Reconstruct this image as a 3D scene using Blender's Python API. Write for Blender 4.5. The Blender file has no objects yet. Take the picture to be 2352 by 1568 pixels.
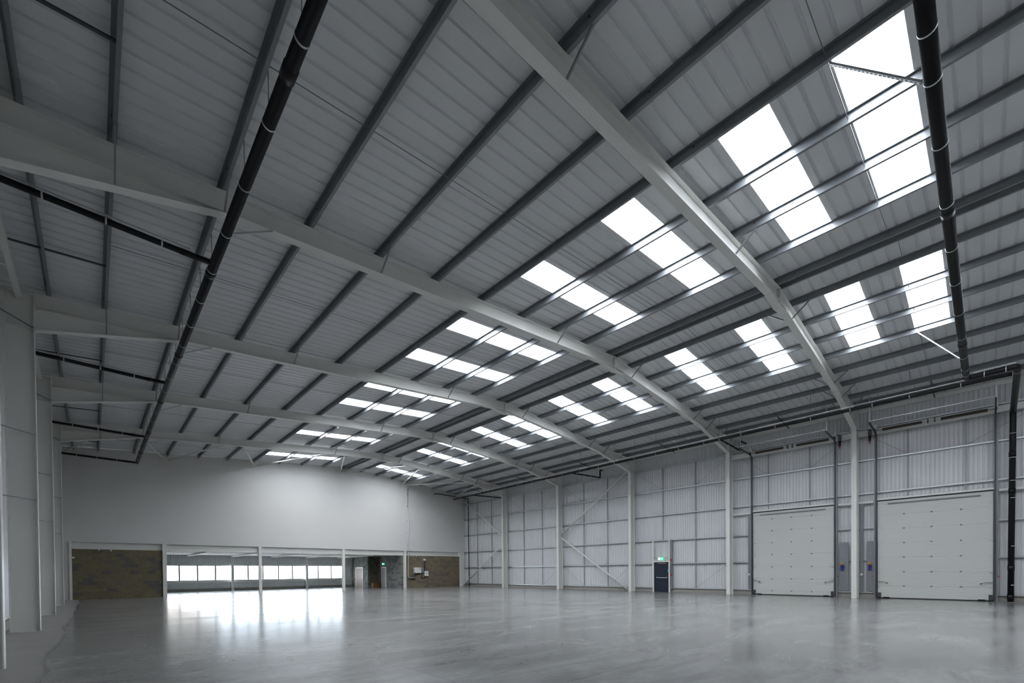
import bpy, math, random
from mathutils import Vector, Matrix
random.seed(7)
C = bpy.context.scene.collection
sc = bpy.context.scene

# ------------------------------------------------------------------ mesh builder
class MB:
    def __init__(s): s.v=[]; s.f=[]; s.sm=[]; s.mi=[]
    def add(s, vs, fs, smooth=False, mi=0):
        o=len(s.v); s.v+= [tuple(p) for p in vs]
        for f in fs: s.f.append([o+i for i in f]); s.sm.append(smooth); s.mi.append(mi)
        return s
    def box(s,x0,x1,y0,y1,z0,z1,mi=0):
        vs=[(x,y,z) for z in (z0,z1) for y in (y0,y1) for x in (x0,x1)]
        return s.add(vs,[(0,2,3,1),(4,5,7,6),(0,1,5,4),(2,6,7,3),(0,4,6,2),(1,3,7,5)],mi=mi)
    def loft(s,rings,cap=True,smooth=False,mi=0):
        n=len(rings[0]); vs=[p for r in rings for p in r]; fs=[]
        for k in range(len(rings)-1):
            for i in range(n):
                j=(i+1)%n; fs.append((k*n+i,k*n+j,(k+1)*n+j,(k+1)*n+i))
        s.add(vs,fs,smooth,mi)
        if cap:
            o=len(s.v)-len(vs)
            s.f.append([o+i for i in reversed(range(n))]); s.sm.append(False); s.mi.append(mi)
            s.f.append([o+(len(rings)-1)*n+i for i in range(n)]); s.sm.append(False); s.mi.append(mi)
        return s
    def tube(s,pts,r,n=14,mi=0):
        pts=[Vector(p) for p in pts]; rings=[]
        up=None
        for i,p in enumerate(pts):
            if i==0: d=(pts[1]-p).normalized()
            elif i==len(pts)-1: d=(p-pts[i-1]).normalized()
            else: d=((p-pts[i-1]).normalized()+(pts[i+1]-p).normalized()).normalized()
            if up is None:
                up=Vector((0,0,1)) if abs(d.z)<.9 else Vector((1,0,0))
            a=(up-d*up.dot(d)).normalized(); b=d.cross(a); up=a
            rings.append([p+a*(r*math.cos(2*math.pi*k/n))+b*(r*math.sin(2*math.pi*k/n)) for k in range(n)])
        return s.loft(rings,True,True,mi)
    def bar(s,p,q,w,h,up=(0,0,1),mi=0):
        p=Vector(p);q=Vector(q);d=(q-p).normalized();up=Vector(up)
        if abs(d.dot(up))>.98: up=Vector((1,0,0))
        a=(up-d*up.dot(d)).normalized(); b=d.cross(a)
        return s.loft([[c+a*(h/2*j)+b*(w/2*i) for i,j in ((-1,-1),(1,-1),(1,1),(-1,1))] for c in (p,q)],mi=mi)
    def build(s,name,mat,parent=None):
        me=bpy.data.meshes.new(name)
        off=Vector((0,0,0))
        if parent is not None: off=world_loc(parent)
        me.from_pydata([(x-off.x,y-off.y,z-off.z) for x,y,z in s.v],[],s.f)
        for m in (mat if isinstance(mat,(list,tuple)) else [mat]): me.materials.append(m)
        me.polygons.foreach_set('use_smooth',s.sm)
        me.polygons.foreach_set('material_index',s.mi)
        me.update()
        import bmesh
        bm=bmesh.new(); bm.from_mesh(me); bmesh.ops.recalc_face_normals(bm,faces=bm.faces); bm.to_mesh(me); bm.free()
        o=bpy.data.objects.new(name,me); C.objects.link(o)
        if parent is not None: o.parent=parent
        return o
def world_loc(o):
    v=Vector((0,0,0))
    while o is not None: v+=o.location; o=o.parent
    return v
def tag(o,label,cat,group=None,kind=None):
    o['label']=label
    if cat: o['category']=cat
    if group: o['group']=group
    if kind: o['kind']=kind
    return o
def thing(name,loc,label,cat,group=None,kind=None):
    o=bpy.data.objects.new(name,None); C.objects.link(o); o.location=loc; o.empty_display_size=.2
    return tag(o,label,cat,group,kind)
def copy_part(o,parent,delta=(0,0,0)):
    c=o.copy(); C.objects.link(c); c.parent=parent
    c.location=Vector(o.location)+Vector(delta); return c
ORD=['first','second','third','fourth','fifth','sixth','seventh','eighth','ninth','tenth','eleventh','twelfth']

# ------------------------------------------------------------------ materials
def mat(name,col,rough=.5,metal=0.,spec=.5,noise=0.,nscale=8.,bump=0.):
    m=bpy.data.materials.new(name); m.use_nodes=True; N=m.node_tree.nodes; L=m.node_tree.links
    b=N['Principled BSDF']; b.inputs['Base Color'].default_value=(*col,1); b.inputs['Roughness'].default_value=rough
    b.inputs['Metallic'].default_value=metal; b.inputs['Specular IOR Level'].default_value=spec
    if noise or bump:
        g=N.new('ShaderNodeNewGeometry'); t=N.new('ShaderNodeTexNoise'); t.inputs['Scale'].default_value=nscale; t.inputs['Detail'].default_value=3
        L.new(g.outputs['Position'],t.inputs['Vector'])
        if noise:
            r=N.new('ShaderNodeMapRange'); r.inputs[3].default_value=1-noise; r.inputs[4].default_value=1+noise
            L.new(t.outputs['Fac'],r.inputs[0])
            mx=N.new('ShaderNodeVectorMath'); mx.operation='SCALE'; mx.inputs[0].default_value=col; L.new(r.outputs[0],mx.inputs['Scale'])
            L.new(mx.outputs[0],b.inputs['Base Color'])
        if bump:
            bp=N.new('ShaderNodeBump'); bp.inputs['Strength'].default_value=bump; bp.inputs['Distance'].default_value=.01
            L.new(t.outputs['Fac'],bp.inputs['Height']); L.new(bp.outputs[0],b.inputs['Normal'])
    return m
M={}
M['steel']=mat('painted_steel',(.68,.68,.65),.42,0,.45,.04,3)
M['galv']=mat('galvanised_steel',(.235,.25,.265),.42,.35,.5,.12,5)
M['galv_light']=mat('zinc_strut',(.55,.57,.58),.38,.7,.5,.1,30)
M['liner']=mat('roof_liner',(.64,.655,.67),.36,0,.5,.03,1.5)
M['wliner']=mat('wall_liner',(.62,.628,.635),.40,0,.5,.03,1.5)
M['outer']=mat('outer_skin',(.3,.3,.3),.6)
M['board']=mat('painted_board',(.60,.595,.58),.75,0,.3,.015,1.2)
M['boardb']=mat('closure_board',(.60,.59,.55),.7)
M['black']=mat('black_pipe',(.006,.006,.007),.38,0,.3)
M['rubber']=mat('black_rubber',(.01,.01,.01),.7)
M['rod']=mat('threaded_rod',(.22,.23,.235),.45,.6)
M['dark']=mat('dark_metal',(.06,.065,.07),.45,.4)
M['navy']=mat('navy_door',(.010,.018,.03),.42)
M['chrome']=mat('satin_steel',(.75,.75,.74),.22,1.)
M['red']=mat('red_plastic',(.45,.01,.015),.4)
M['yellow']=mat('yellow_plastic',(.85,.42,.01),.4)
M['blue']=mat('blue_plastic',(.012,.03,.19),.4)
M['signblue']=mat('sign_blue',(.12,.32,.5),.5)
M['white']=mat('white_plastic',(.72,.72,.71),.4)
M['grey']=mat('grey_plastic',(.17,.18,.19),.5)
M['wood']=mat('pallet_wood',(.28,.13,.045),.7,0,.3,.3,14)
M['brown']=mat('brown_door',(.26,.20,.175),.55,0,.4,.08,9)
M['soffit']=mat('soffit_concrete',(.45,.46,.47),.7,0,.3,.05,1)
M['spring']=mat('door_spring',(.05,.042,.03),.5,.5)
M['yard']=mat('yard_concrete',(.5,.5,.49),.9)
M['plinth']=mat('plinth_block',(.30,.285,.26),.85,0,.3,.15,6)
M['gablewall']=mat('far_cladding',(.5,.5,.5),.8)
M['gableroof']=mat('far_orange_roof',(.5,.40,.34),.8)
M['frame']=mat('window_frame_grey',(.05,.055,.065),.5)

def emis(name,col,st):
    m=mat(name,col,.5); b=m.node_tree.nodes['Principled BSDF']
    b.inputs['Emission Color'].default_value=(*col,1); b.inputs['Emission Strength'].default_value=st; return m
M['exitgreen']=emis('exit_green',(.0,.42,.17),.10)
M['exitwhite']=emis('exit_white',(.8,.9,.8),.12)

# dock door panel : fine horizontal micro ribs
def dock_mat():
    m=mat('sectional_panel',(.50,.515,.49),.45); N=m.node_tree.nodes; L=m.node_tree.links; b=N['Principled BSDF']
    g=N.new('ShaderNodeNewGeometry'); s=N.new('ShaderNodeSeparateXYZ'); L.new(g.outputs['Position'],s.inputs[0])
    k=N.new('ShaderNodeMath'); k.operation='MULTIPLY'; k.inputs[1].default_value=2*math.pi/.102; L.new(s.outputs['Z'],k.inputs[0])
    sn=N.new('ShaderNodeMath'); sn.operation='SINE'; L.new(k.outputs[0],sn.inputs[0])
    r=N.new('ShaderNodeMapRange'); r.inputs[1].default_value=.75; r.inputs[2].default_value=1; L.new(sn.outputs[0],r.inputs[0])
    bp=N.new('ShaderNodeBump'); bp.inputs['Strength'].default_value=.5; bp.inputs['Distance'].default_value=.006; L.new(r.outputs[0],bp.inputs['Height']); L.new(bp.outputs[0],b.inputs['Normal'])
    return m
M['dock']=dock_mat()

def block_mat(name,axis,buff,grey,thr):
    m=bpy.data.materials.new(name); m.use_nodes=True; N=m.node_tree.nodes; L=m.node_tree.links; b=N['Principled BSDF']
    b.inputs['Roughness'].default_value=.9; b.inputs['Specular IOR Level'].default_value=.2
    g=N.new('ShaderNodeNewGeometry'); s=N.new('ShaderNodeSeparateXYZ'); L.new(g.outputs['Position'],s.inputs[0])
    c=N.new('ShaderNodeCombineXYZ'); L.new(s.outputs[axis],c.inputs['X']); L.new(s.outputs['Z'],c.inputs['Y'])
    t=N.new('ShaderNodeTexBrick'); t.offset=.5; L.new(c.outputs[0],t.inputs['Vector'])
    for k,v in (('Scale',1),('Mortar Size',.006),('Brick Width',.45),('Row Height',.2265),('Bias',0),('Mortar Smooth',.3)): t.inputs[k].default_value=v
    t.inputs['Color1'].default_value=(0,0,0,1); t.inputs['Color2'].default_value=(1,1,1,1); t.inputs['Mortar'].default_value=(.5,.5,.5,1)
    r=N.new('ShaderNodeValToRGB'); e=r.color_ramp.elements
    e[0].position=0; e[0].color=(*[x*.86 for x in buff],1); e[1].position=1; e[1].color=(*[x*.85 for x in grey],1)
    a=r.color_ramp.elements.new(thr-.04); a.color=(*buff,1); a=r.color_ramp.elements.new(thr); a.color=(*grey,1)
    L.new(t.outputs['Color'],r.inputs[0])
    n=N.new('ShaderNodeTexNoise'); n.inputs['Scale'].default_value=9; n.inputs['Detail'].default_value=6; L.new(g.outputs['Position'],n.inputs['Vector'])
    mr=N.new('ShaderNodeMapRange'); mr.inputs[3].default_value=.65; mr.inputs[4].default_value=1.35; L.new(n.outputs['Fac'],mr.inputs[0])
    sc_=N.new('ShaderNodeVectorMath'); sc_.operation='SCALE'; L.new(r.outputs[0],sc_.inputs[0]); L.new(mr.outputs[0],sc_.inputs['Scale'])
    mx=N.new('ShaderNodeMix'); mx.data_type='RGBA'; L.new(t.outputs['Fac'],mx.inputs['Factor']); L.new(sc_.outputs[0],mx.inputs['A']); mx.inputs['B'].default_value=(*[x*.8 for x in buff],1)
    L.new(mx.outputs['Result'],b.inputs['Base Color'])
    bp=N.new('ShaderNodeBump'); bp.inputs['Strength'].default_value=.5; bp.inputs['Distance'].default_value=.01; bp.invert=True
    L.new(t.outputs['Fac'],bp.inputs['Height']); L.new(bp.outputs[0],b.inputs['Normal'])
    return m
BUFF=(.175,.150,.095); GREY=(.115,.115,.108)
M['blockX']=block_mat('blockwork_buff','X',BUFF,GREY,.80)
M['blockX2']=block_mat('blockwork_brown','X',(.20,.165,.115),(.15,.135,.11),.72)
M['blockY']=block_mat('blockwork_grey','Y',(.20,.20,.18),(.13,.135,.135),.6)

def floor_mat():
    m=bpy.data.materials.new('polished_concrete'); m.use_nodes=True; N=m.node_tree.nodes; L=m.node_tree.links; b=N['Principled BSDF']
    g=N.new('ShaderNodeNewGeometry'); pos=g.outputs['Position']
    def noise(scale,detail,dist=0,rough=.55,vec=None):
        t=N.new('ShaderNodeTexNoise'); t.inputs['Scale'].default_value=scale; t.inputs['Detail'].default_value=detail; t.inputs['Distortion'].default_value=dist; t.inputs['Roughness'].default_value=rough
        L.new(vec or pos,t.inputs['Vector']); return t.outputs['Fac']
    def mr(v,a,b_,c,d):
        r=N.new('ShaderNodeMapRange'); r.inputs[1].default_value=a; r.inputs[2].default_value=b_; r.inputs[3].default_value=c; r.inputs[4].default_value=d; L.new(v,r.inputs[0]); return r.outputs[0]
    def math_(op,a,b_=None,v=None):
        k=N.new('ShaderNodeMath'); k.operation=op
        if hasattr(a,'name'): L.new(a,k.inputs[0])
        else: k.inputs[0].default_value=a
        if b_ is not None:
            if hasattr(b_,'name'): L.new(b_,k.inputs[1])
            else: k.inputs[1].default_value=b_
        return k.outputs[0]
    mp=N.new('ShaderNodeMapping'); mp.inputs['Rotation'].default_value=(0,0,math.radians(43)); mp.inputs['Scale'].default_value=(.45,1.5,1); L.new(pos,mp.inputs['Vector'])
    big=noise(.22,5,1.2,.6); mid=noise(.9,8,.5,.66,mp.outputs[0]); fine=noise(6,6,.6,.7)
    v=math_('ADD',math_('MULTIPLY',mr(big,.3,.7,-1,1),.16),math_('MULTIPLY',mr(mid,.3,.7,-1,1),.24))
    v=math_('ADD',v,math_('MULTIPLY',mr(fine,.3,.7,-1,1),.07))
    val=math_('ADD',v,1.0)
    s=N.new('ShaderNodeSeparateXYZ'); L.new(pos,s.inputs[0])
    # unpolished edge strip beside the left columns, wavy boundary
    wob=noise(.45,3,.3)
    edge=math_('ADD',s.outputs['X'],mr(wob,.2,.8,.13,-.13))
    strip=mr(edge,-.62,-.56,1,0)
    line=math_('MULTIPLY',mr(edge,-.64,-.60,0,1),mr(edge,-.58,-.53,1,0))
    # saw cut joints
    def joint(ax,c,lo=None,hi=None,oth=None):
        d=math_('ABSOLUTE',math_('SUBTRACT',s.outputs[ax],c)); k=mr(d,.003,.010,1,0)
        if lo is not None: k=math_('MULTIPLY',k,mr(s.outputs[oth],lo,lo+.05,0,1))
        if hi is not None: k=math_('MULTIPLY',k,mr(s.outputs[oth],hi,hi+.05,1,0))
        return k
    js=[joint('X',3.69),joint('Y',3.98,3.7,None,'X'),joint('Y',14.47),joint('X',14.3),joint('Y',25.0),joint('X',24.0)]
    j=js[0]
    for k in js[1:]: j=math_('MAXIMUM',j,k)
    jw=math_('MULTIPLY',j,.6)
    val=math_('MULTIPLY',val,math_('SUBTRACT',1.0,jw))
    # pale scuffs left by sanding close to the left columns
    sw=noise(1.6,4,3.0,.6); sc1=mr(sw,.60,.66,0,1)
    scuff=math_('MULTIPLY',sc1,math_('MULTIPLY',mr(s.outputs['X'],-.5,.2,0,1),mr(s.outputs['X'],1.5,4.0,1,0)))
    val=math_('ADD',val,math_('MULTIPLY',scuff,.22))
    vs=N.new('ShaderNodeVectorMath'); vs.operation='SCALE'; vs.inputs[0].default_value=(.195,.198,.195); L.new(val,vs.inputs['Scale'])
    mx=N.new('ShaderNodeMix'); mx.data_type='RGBA'; L.new(strip,mx.inputs['Factor']); L.new(vs.outputs[0],mx.inputs['A']); mx.inputs['B'].default_value=(.27,.266,.255,1)
    dk=N.new('ShaderNodeVectorMath'); dk.operation='SCALE'; L.new(mx.outputs['Result'],dk.inputs[0]); L.new(mr(line,0,1,1,.72),dk.inputs['Scale'])
    L.new(dk.outputs[0],b.inputs['Base Color'])
    rg=math_('ADD',mr(mid,.3,.7,.15,.25),math_('MULTIPLY',strip,.3))
    L.new(rg,b.inputs['Roughness']); b.inputs['Specular IOR Level'].default_value=.55
    n2=noise(1.3,3,.5,.5,mp.outputs[0])
    bp=N.new('ShaderNodeBump'); bp.inputs['Strength'].default_value=.06; bp.inputs['Distance'].default_value=.02; L.new(n2,bp.inputs['Height']); L.new(bp.outputs[0],b.inputs['Normal'])
    return m
M['floor']=floor_mat()

def grp_mat():
    m=bpy.data.materials.new('translucent_grp'); m.use_nodes=True; N=m.node_tree.nodes; L=m.node_tree.links
    N.remove(N['Principled BSDF']); o=N['Material Output']
    t=N.new('ShaderNodeBsdfTransparent'); t.inputs[0].default_value=(.97,.985,1,1)
    d=N.new('ShaderNodeBsdfTranslucent'); d.inputs[0].default_value=(.9,.92,.94,1)
    x=N.new('ShaderNodeMixShader'); x.inputs[0].default_value=.35
    L.new(t.outputs[0],x.inputs[1]); L.new(d.outputs[0],x.inputs[2]); L.new(x.outputs[0],o.inputs[0]); return m
M['grp']=grp_mat()
def glass_mat():
    m=bpy.data.materials.new('window_glass'); m.use_nodes=True; N=m.node_tree.nodes; L=m.node_tree.links
    N.remove(N['Principled BSDF']); o=N['Material Output']
    t=N.new('ShaderNodeBsdfTransparent'); t.inputs[0].default_value=(.93,.96,.97,1)
    d=N.new('ShaderNodeBsdfGlossy'); d.inputs['Roughness'].default_value=.02
    x=N.new('ShaderNodeMixShader'); x.inputs[0].default_value=.06
    L.new(t.outputs[0],x.inputs[1]); L.new(d.outputs[0],x.inputs[2]); L.new(x.outputs[0],o.inputs[0]); return m
M['glass']=glass_mat()

# ------------------------------------------------------------------ building dimensions (metres)
XA,ZA=16.52,10.737                    # ridge
SL,SR=.0805,.082                      # roof slopes
def zr(x): return ZA-(SL*(XA-x) if x<XA else SR*(x-XA))      # top of rafter
XL,XR=-1.072,28.91                    # inner faces of columns
DC=.575                               # column depth
FW=.221                               # flange width
YF={1:4.761,2:11.084,3:18.084,4:25.084,5:32.084}
YE=39.0; YN=-9.3; YB=48.0
RD=.43                                # rafter depth
PH=.195                               # purlin depth
FN={1:'nearest',2:'second',3:'third',4:'fourth',5:'fifth'}

# ------------------------------------------------------------------ floor, ground
b=MB(); b.box(-2.0,29.75,YN,YB+.1,-.2,0); tag(b.build('floor',M['floor']),'grey polished concrete floor with saw cut joints',None,kind='structure')
b=MB(); b.box(-60,90,YB+.35,150,-.4,-.12); tag(b.build('ground',M['yard']),'pale concrete yard outside the office windows',None,kind='structure')

# ------------------------------------------------------------------ roof sheets and rooflights
MOD=.9667; PITCH=MOD/3
SH=.206
def rib_profile(y0,y1):
    pts=[]; y=y0
    n=round((y1-y0)/PITCH)
    for k in range(n):
        a=y0+k*PITCH; c=a+PITCH/2
        pts+=[(a,0),(c-.04,0),(c-.016,.034),(c+.016,.034),(c+.04,0)]
    pts.append((y1,0)); return pts
def sheet(b,xa,xb,y0,y1,dz=0):
    pr=rib_profile(y0,y1); n=len(pr)
    vs=[(x,y,zr(x)+SH+dz+d) for x in (xa,xb) for y,d in pr]
    b.add(vs,[(i,i+1,n+i+1,n+i) for i in range(n-1)])
def skin(b,xa,xb,y0,y1,h=.14):
    b.add([(xa,y0,zr(xa)+SH+h),(xb,y0,zr(xb)+SH+h),(xb,y1,zr(xb)+SH+h),(xa,y1,zr(xa)+SH+h)],[(0,1,2,3)],mi=1)
Y00=.92-11*MOD
nmod=int(round((YE-Y00)/MOD))
sky_mod=[11,13,16,19,23,26,30,33,37,40,44,47]
# modules whose strip is a rooflight; positions follow the bays
def mod_y(k): return Y00+k*MOD
sky_near=[3,7]
allsky=sky_near+sky_mod
SKL=(9.25,14.49); SKR=(17.86,22.40)
for side,(xe,xs0,xs1,xr) in {'left':(-1.95,SKL[0],SKL[1],XA),'right':(29.72,SKR[1],SKR[0],XA)}.items():
    b=MB()
    strips=[(xe,xs0,False),(xs0,xs1,True),(xs1,xr,False)]
    for xa,xb,has in strips:
        runs=[]; 
        if not has: runs=[(0,nmod)]
        else:
            last=0
            for k in sorted(allsky):
                if k>last: runs.append((last,k))
                last=k+1
            runs.append((last,nmod))
        for k0,k1 in runs:
            y1=mod_y(k1) if k1<nmod else YE+.05
            sheet(b,xa,xb,mod_y(k0),mod_y(k1)); 
            if y1>mod_y(k1)+1e-4: b.add([(x,y,zr(x)+SH) for x in (xa,xb) for y in (mod_y(k1),y1)],[(0,1,3,2)])
            skin(b,xa,xb,mod_y(k0),y1)
    o=b.build('ceiling_'+side,[M['liner'],M['outer']])
    tag(o,'ribbed light grey metal roof lining on the %s slope'%side,None,kind='structure')
def portal(loc,rot,sx,sy):
    l=bpy.data.lights.new('daylight_portal','AREA'); l.shape='RECTANGLE'; l.size=sx; l.size_y=sy; l.energy=1
    l.cycles.is_portal=True
    o=bpy.data.objects.new('daylight_portal',l); C.objects.link(o); o.location=loc; o.rotation_euler=rot; return o
SKN={11:'nearest the black pipe crossing the roof',13:'just before the nearest rafter',16:'just beyond the nearest rafter',19:'just before the second rafter',23:'just beyond the second rafter',26:'just before the third rafter',30:'just beyond the third rafter',33:'just before the fourth rafter',37:'just beyond the fourth rafter',40:'just before the fifth rafter',44:'just beyond the fifth rafter',47:'closest to the far white wall'}
for side,(xa,xb) in {'left':SKL,'right':SKR}.items():
    for k in allsky:
        y0,y1=mod_y(k),mod_y(k)+MOD; xm=(xa+xb)/2
        ang=math.atan(SL if side=='left' else -SR)
        portal((xm,(y0+y1)/2,zr(xm)+SH+.145),(0,-ang,0),xb-xa,MOD)
        if k in sky_near:
            lab='rooflight on the %s slope behind the camera, %s of two'%(side,'farther' if k==3 else 'nearer')
        else: lab='glowing white rooflight on the %s slope, %s'%(side,SKN[k])
        t=thing('rooflight',(xm,(y0+y1)/2,zr(xm)+SH),lab,'skylight','translucent rooflights on the %s roof slope'%side)
        b=MB(); sheet(b,xa+.012,xb-.012,y0,y1,.003); pr=len(b.v)
        b.build('glazing_sheet',M['grp'],t)
        b=MB()
        for yy in (y0,y1-.012): b.loft([[(x,y,zr(x)+SH+z) for x in (xa,xb)] [0:1]+[(xb,y,zr(xb)+SH+z)] + [(xb,y,zr(xb)+SH+z+.13),(xa,y,zr(xa)+SH+z+.13)] for y,z in ((yy,.006),(yy+.012,.006))])
        for xx,xo in ((xa,xa+.012),(xb-.012,xb)): b.box(xx,xo,y0,y1,zr((xx+xo)/2)+SH+.04,zr((xx+xo)/2)+SH+.136)
        b.build('flashing',M['wliner'],t)

# ------------------------------------------------------------------ purlins
xPL=[-.79,.37,2.10,3.87,5.655,7.43,9.19,10.965,12.71,14.485,16.245]
xPR=[16.60,17.80,19.33,20.87,22.41,23.94,25.52,27.27,28.35]
def zsec(x,z,h=PH,t=.006,f=.062,lip=.018,dx=0,dz=0):
    P=[(-f,h),(t,h),(t,t),(f-t,t),(f-t,lip),(f,lip),(f,0),(0,0),(0,h-t),(-f+t,h-t),(-f+t,h-lip),(-f,h-lip)]
    return [(x+a+dx,z+c+dz) for a,c in P]
bays=[(-9.0,YF[1]),(YF[1],YF[2]),(YF[2],YF[3]),(YF[3],YF[4]),(YF[4],YF[5]),(YF[5],YE-.02)]
BAYN=['before the nearest rafter','between nearest and second rafters','between second and third rafters','between third and fourth rafters','between fourth and fifth rafters','between fifth rafter and far wall']
for side,xs in (('left',xPL),('right',xPR)):
    for i,x in enumerate(xs):
        # rank counted from the ridge
        rk=(len(xs)-1-i) if side=='left' else i
        for kb,(y0,y1) in enumerate(bays):
            if kb==0: y0=-2.2
            nm='ridge purlin' if rk==0 else 'roof purlin %s below the ridge'%ORD[rk-1]
            lab='grey %s, %s slope, %s'%(nm,side,BAYN[kb])
            z=zr(x)+(.008 if side=='left' else .004)
            t=thing('purlin',(x,(y0+y1)/2,z),lab,'purlin','galvanised purlins %s'%BAYN[kb])
            b=MB(); b.loft([[(px,y,pz) for px,pz in zsec(x,z)] for y in (y0,y1-.004)]); b.build('purlin_rail',M['galv'],t)
            if kb<5:
                b=MB(); b.loft([[(px,y,pz) for px,pz in zsec(x,z,h=PH-.012,t=.004,f=.067,dx=-.0045,dz=.0)] for y in (y1+.0,y1+.62)])
                # sleeve belongs to the purlin in front of the rafter and laps over the next one
                b2=MB()
                for yy in (y1-.62,):
                    b2.loft([[(px,y,pz) for px,pz in ((x-.0045,z+.01),(x-.0045,z-.004),(x+.068,z-.004),(x+.068,z+.03),(x+.064,z+.03),(x+.064,z-.0005),(x-.0005,z-.0005),(x-.0005,z+.01))] for y in (yy,y1-FW/2-.004)])
                b2.build('lap_sleeve',M['galv'],t)
                if z and kb<3:
                    b3=MB(); b3.tube([(x-.022,y1-.58,z+.13),(x-.001,y1-.58,z+.13)],.014,8); b3.build('bolt',M['dark'],t)

# ------------------------------------------------------------------ sag rods between purlins
midL=[1.9,7.9,14.58,21.58,28.58,35.5]; midR=[1.75,7.9,14.9,21.6,28.6,35.5]
for kb in range(6):
    for side in ('left','right'):
        y=(midL if side=='left' else midR)[kb]
        if side=='left': pts=[(.38,y,zr(.38)+.09),(16.3,y,zr(16.3)+.09)]
        else: pts=[(16.6,y,zr(16.6)+.09),(27.3,y,zr(27.3)+.09)]
        b=MB(); b.tube(pts,.008,6)
        tag(b.build('sag_rod',M['rod']),'thin steel sag rod tying the purlins, %s slope, %s'%(side,BAYN[kb]),'rod','sag rods across the purlins')
        # heavier flat tie in the eaves gap
        ya=y+1.05 if side=='left' else y
        b=MB()
        if side=='left': b.bar((-1.85,ya,zr(-1.85)+.09),(.37,ya,zr(.37)+.09),.05,.03)
        else: b.bar((27.3,ya,zr(27.3)+.06),(29.6,ya,zr(29.6)+.03),.05,.03)
        tag(b.build('eaves_tie',M['dark']),'dark flat tie at the %s eaves, %s'%(side,BAYN[kb]),'tie','flat ties at the eaves')

# ------------------------------------------------------------------ portal columns and rafters
def isec(d,bw,tf,tw):   # outline of an I section: (along depth a, across b)
    h=d/2;w=bw/2;t=tw/2
    return [(-h,-w),(-h+tf,-w),(-h+tf,-t),(h-tf,-t),(h-tf,-w),(h,-w),(h,w),(h-tf,w),(h-tf,t),(-h+tf,t),(-h+tf,w),(-h,w)]
SEC=isec(DC,FW,.018,.012)
def column(side,k):
    y=YF[k]; x=XL-DC/2 if side=='left' else XR+DC/2
    where={1:'beside the two tall white doors',2:'left of the smaller tall door',3:'left of the dark exit door',4:'at the point of the diagonal bracing',5:'second from the far corner'}[k] if side=='right' else {2:'cut by the photo edge, nearest the camera',3:'second along from the camera',4:'third along from the camera',5:'farthest, next to the blockwork panel'}[k]
    t=thing('steel_column',(x,y,0),'white steel column on the %s wall, %s'%(side,where),'column','white portal frame columns')
    ztop=9.02 if side=='left' else zr(XR+DC)-.04
    b=MB(); b.loft([[(x+a,y+c,z) for a,c in SEC] for z in (.0,ztop)]); b.build('shaft',M['steel'],t)
    b=MB()
    # taller flange plates running up to the roof
    if side=='left':
        b.loft([[(XL-DC+a,y+c,z) for a,c in ((0,-FW/2),(.018,-FW/2),(.018,FW/2),(0,FW/2))] for z in (9.02,zr(XL-DC)+.0)])
        b.build('outer_flange_extension',M['steel'],t)
        b=MB(); b.box(XL-DC+.018,XL-.02,y-.006,y+.006,9.02,zr(XL-DC)-.01); b.build('gusset',M['steel'],t)
    zk=8.317 if side=='left' else 8.776
    for sgn in (-1,1):
        b=MB(); b.box(x-DC/2+.018,x+DC/2-.018,y+(sgn*.0065 if sgn>0 else -FW/2+.01),y+(FW/2-.01 if sgn>0 else -.0065),zk-.006,zk+.008); b.build('stiffener',M['steel'],t)
    b=MB(); b.box(x-DC/2-.03,x+DC/2+.0,y-FW/2-.0,y+FW/2+.0,.0,.012); b.build('base_plate',M['steel'],t)
    return t
for k in (1,2,3,4,5): column('right',k)
for k in (2,3,4,5): column('left',k)
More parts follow.
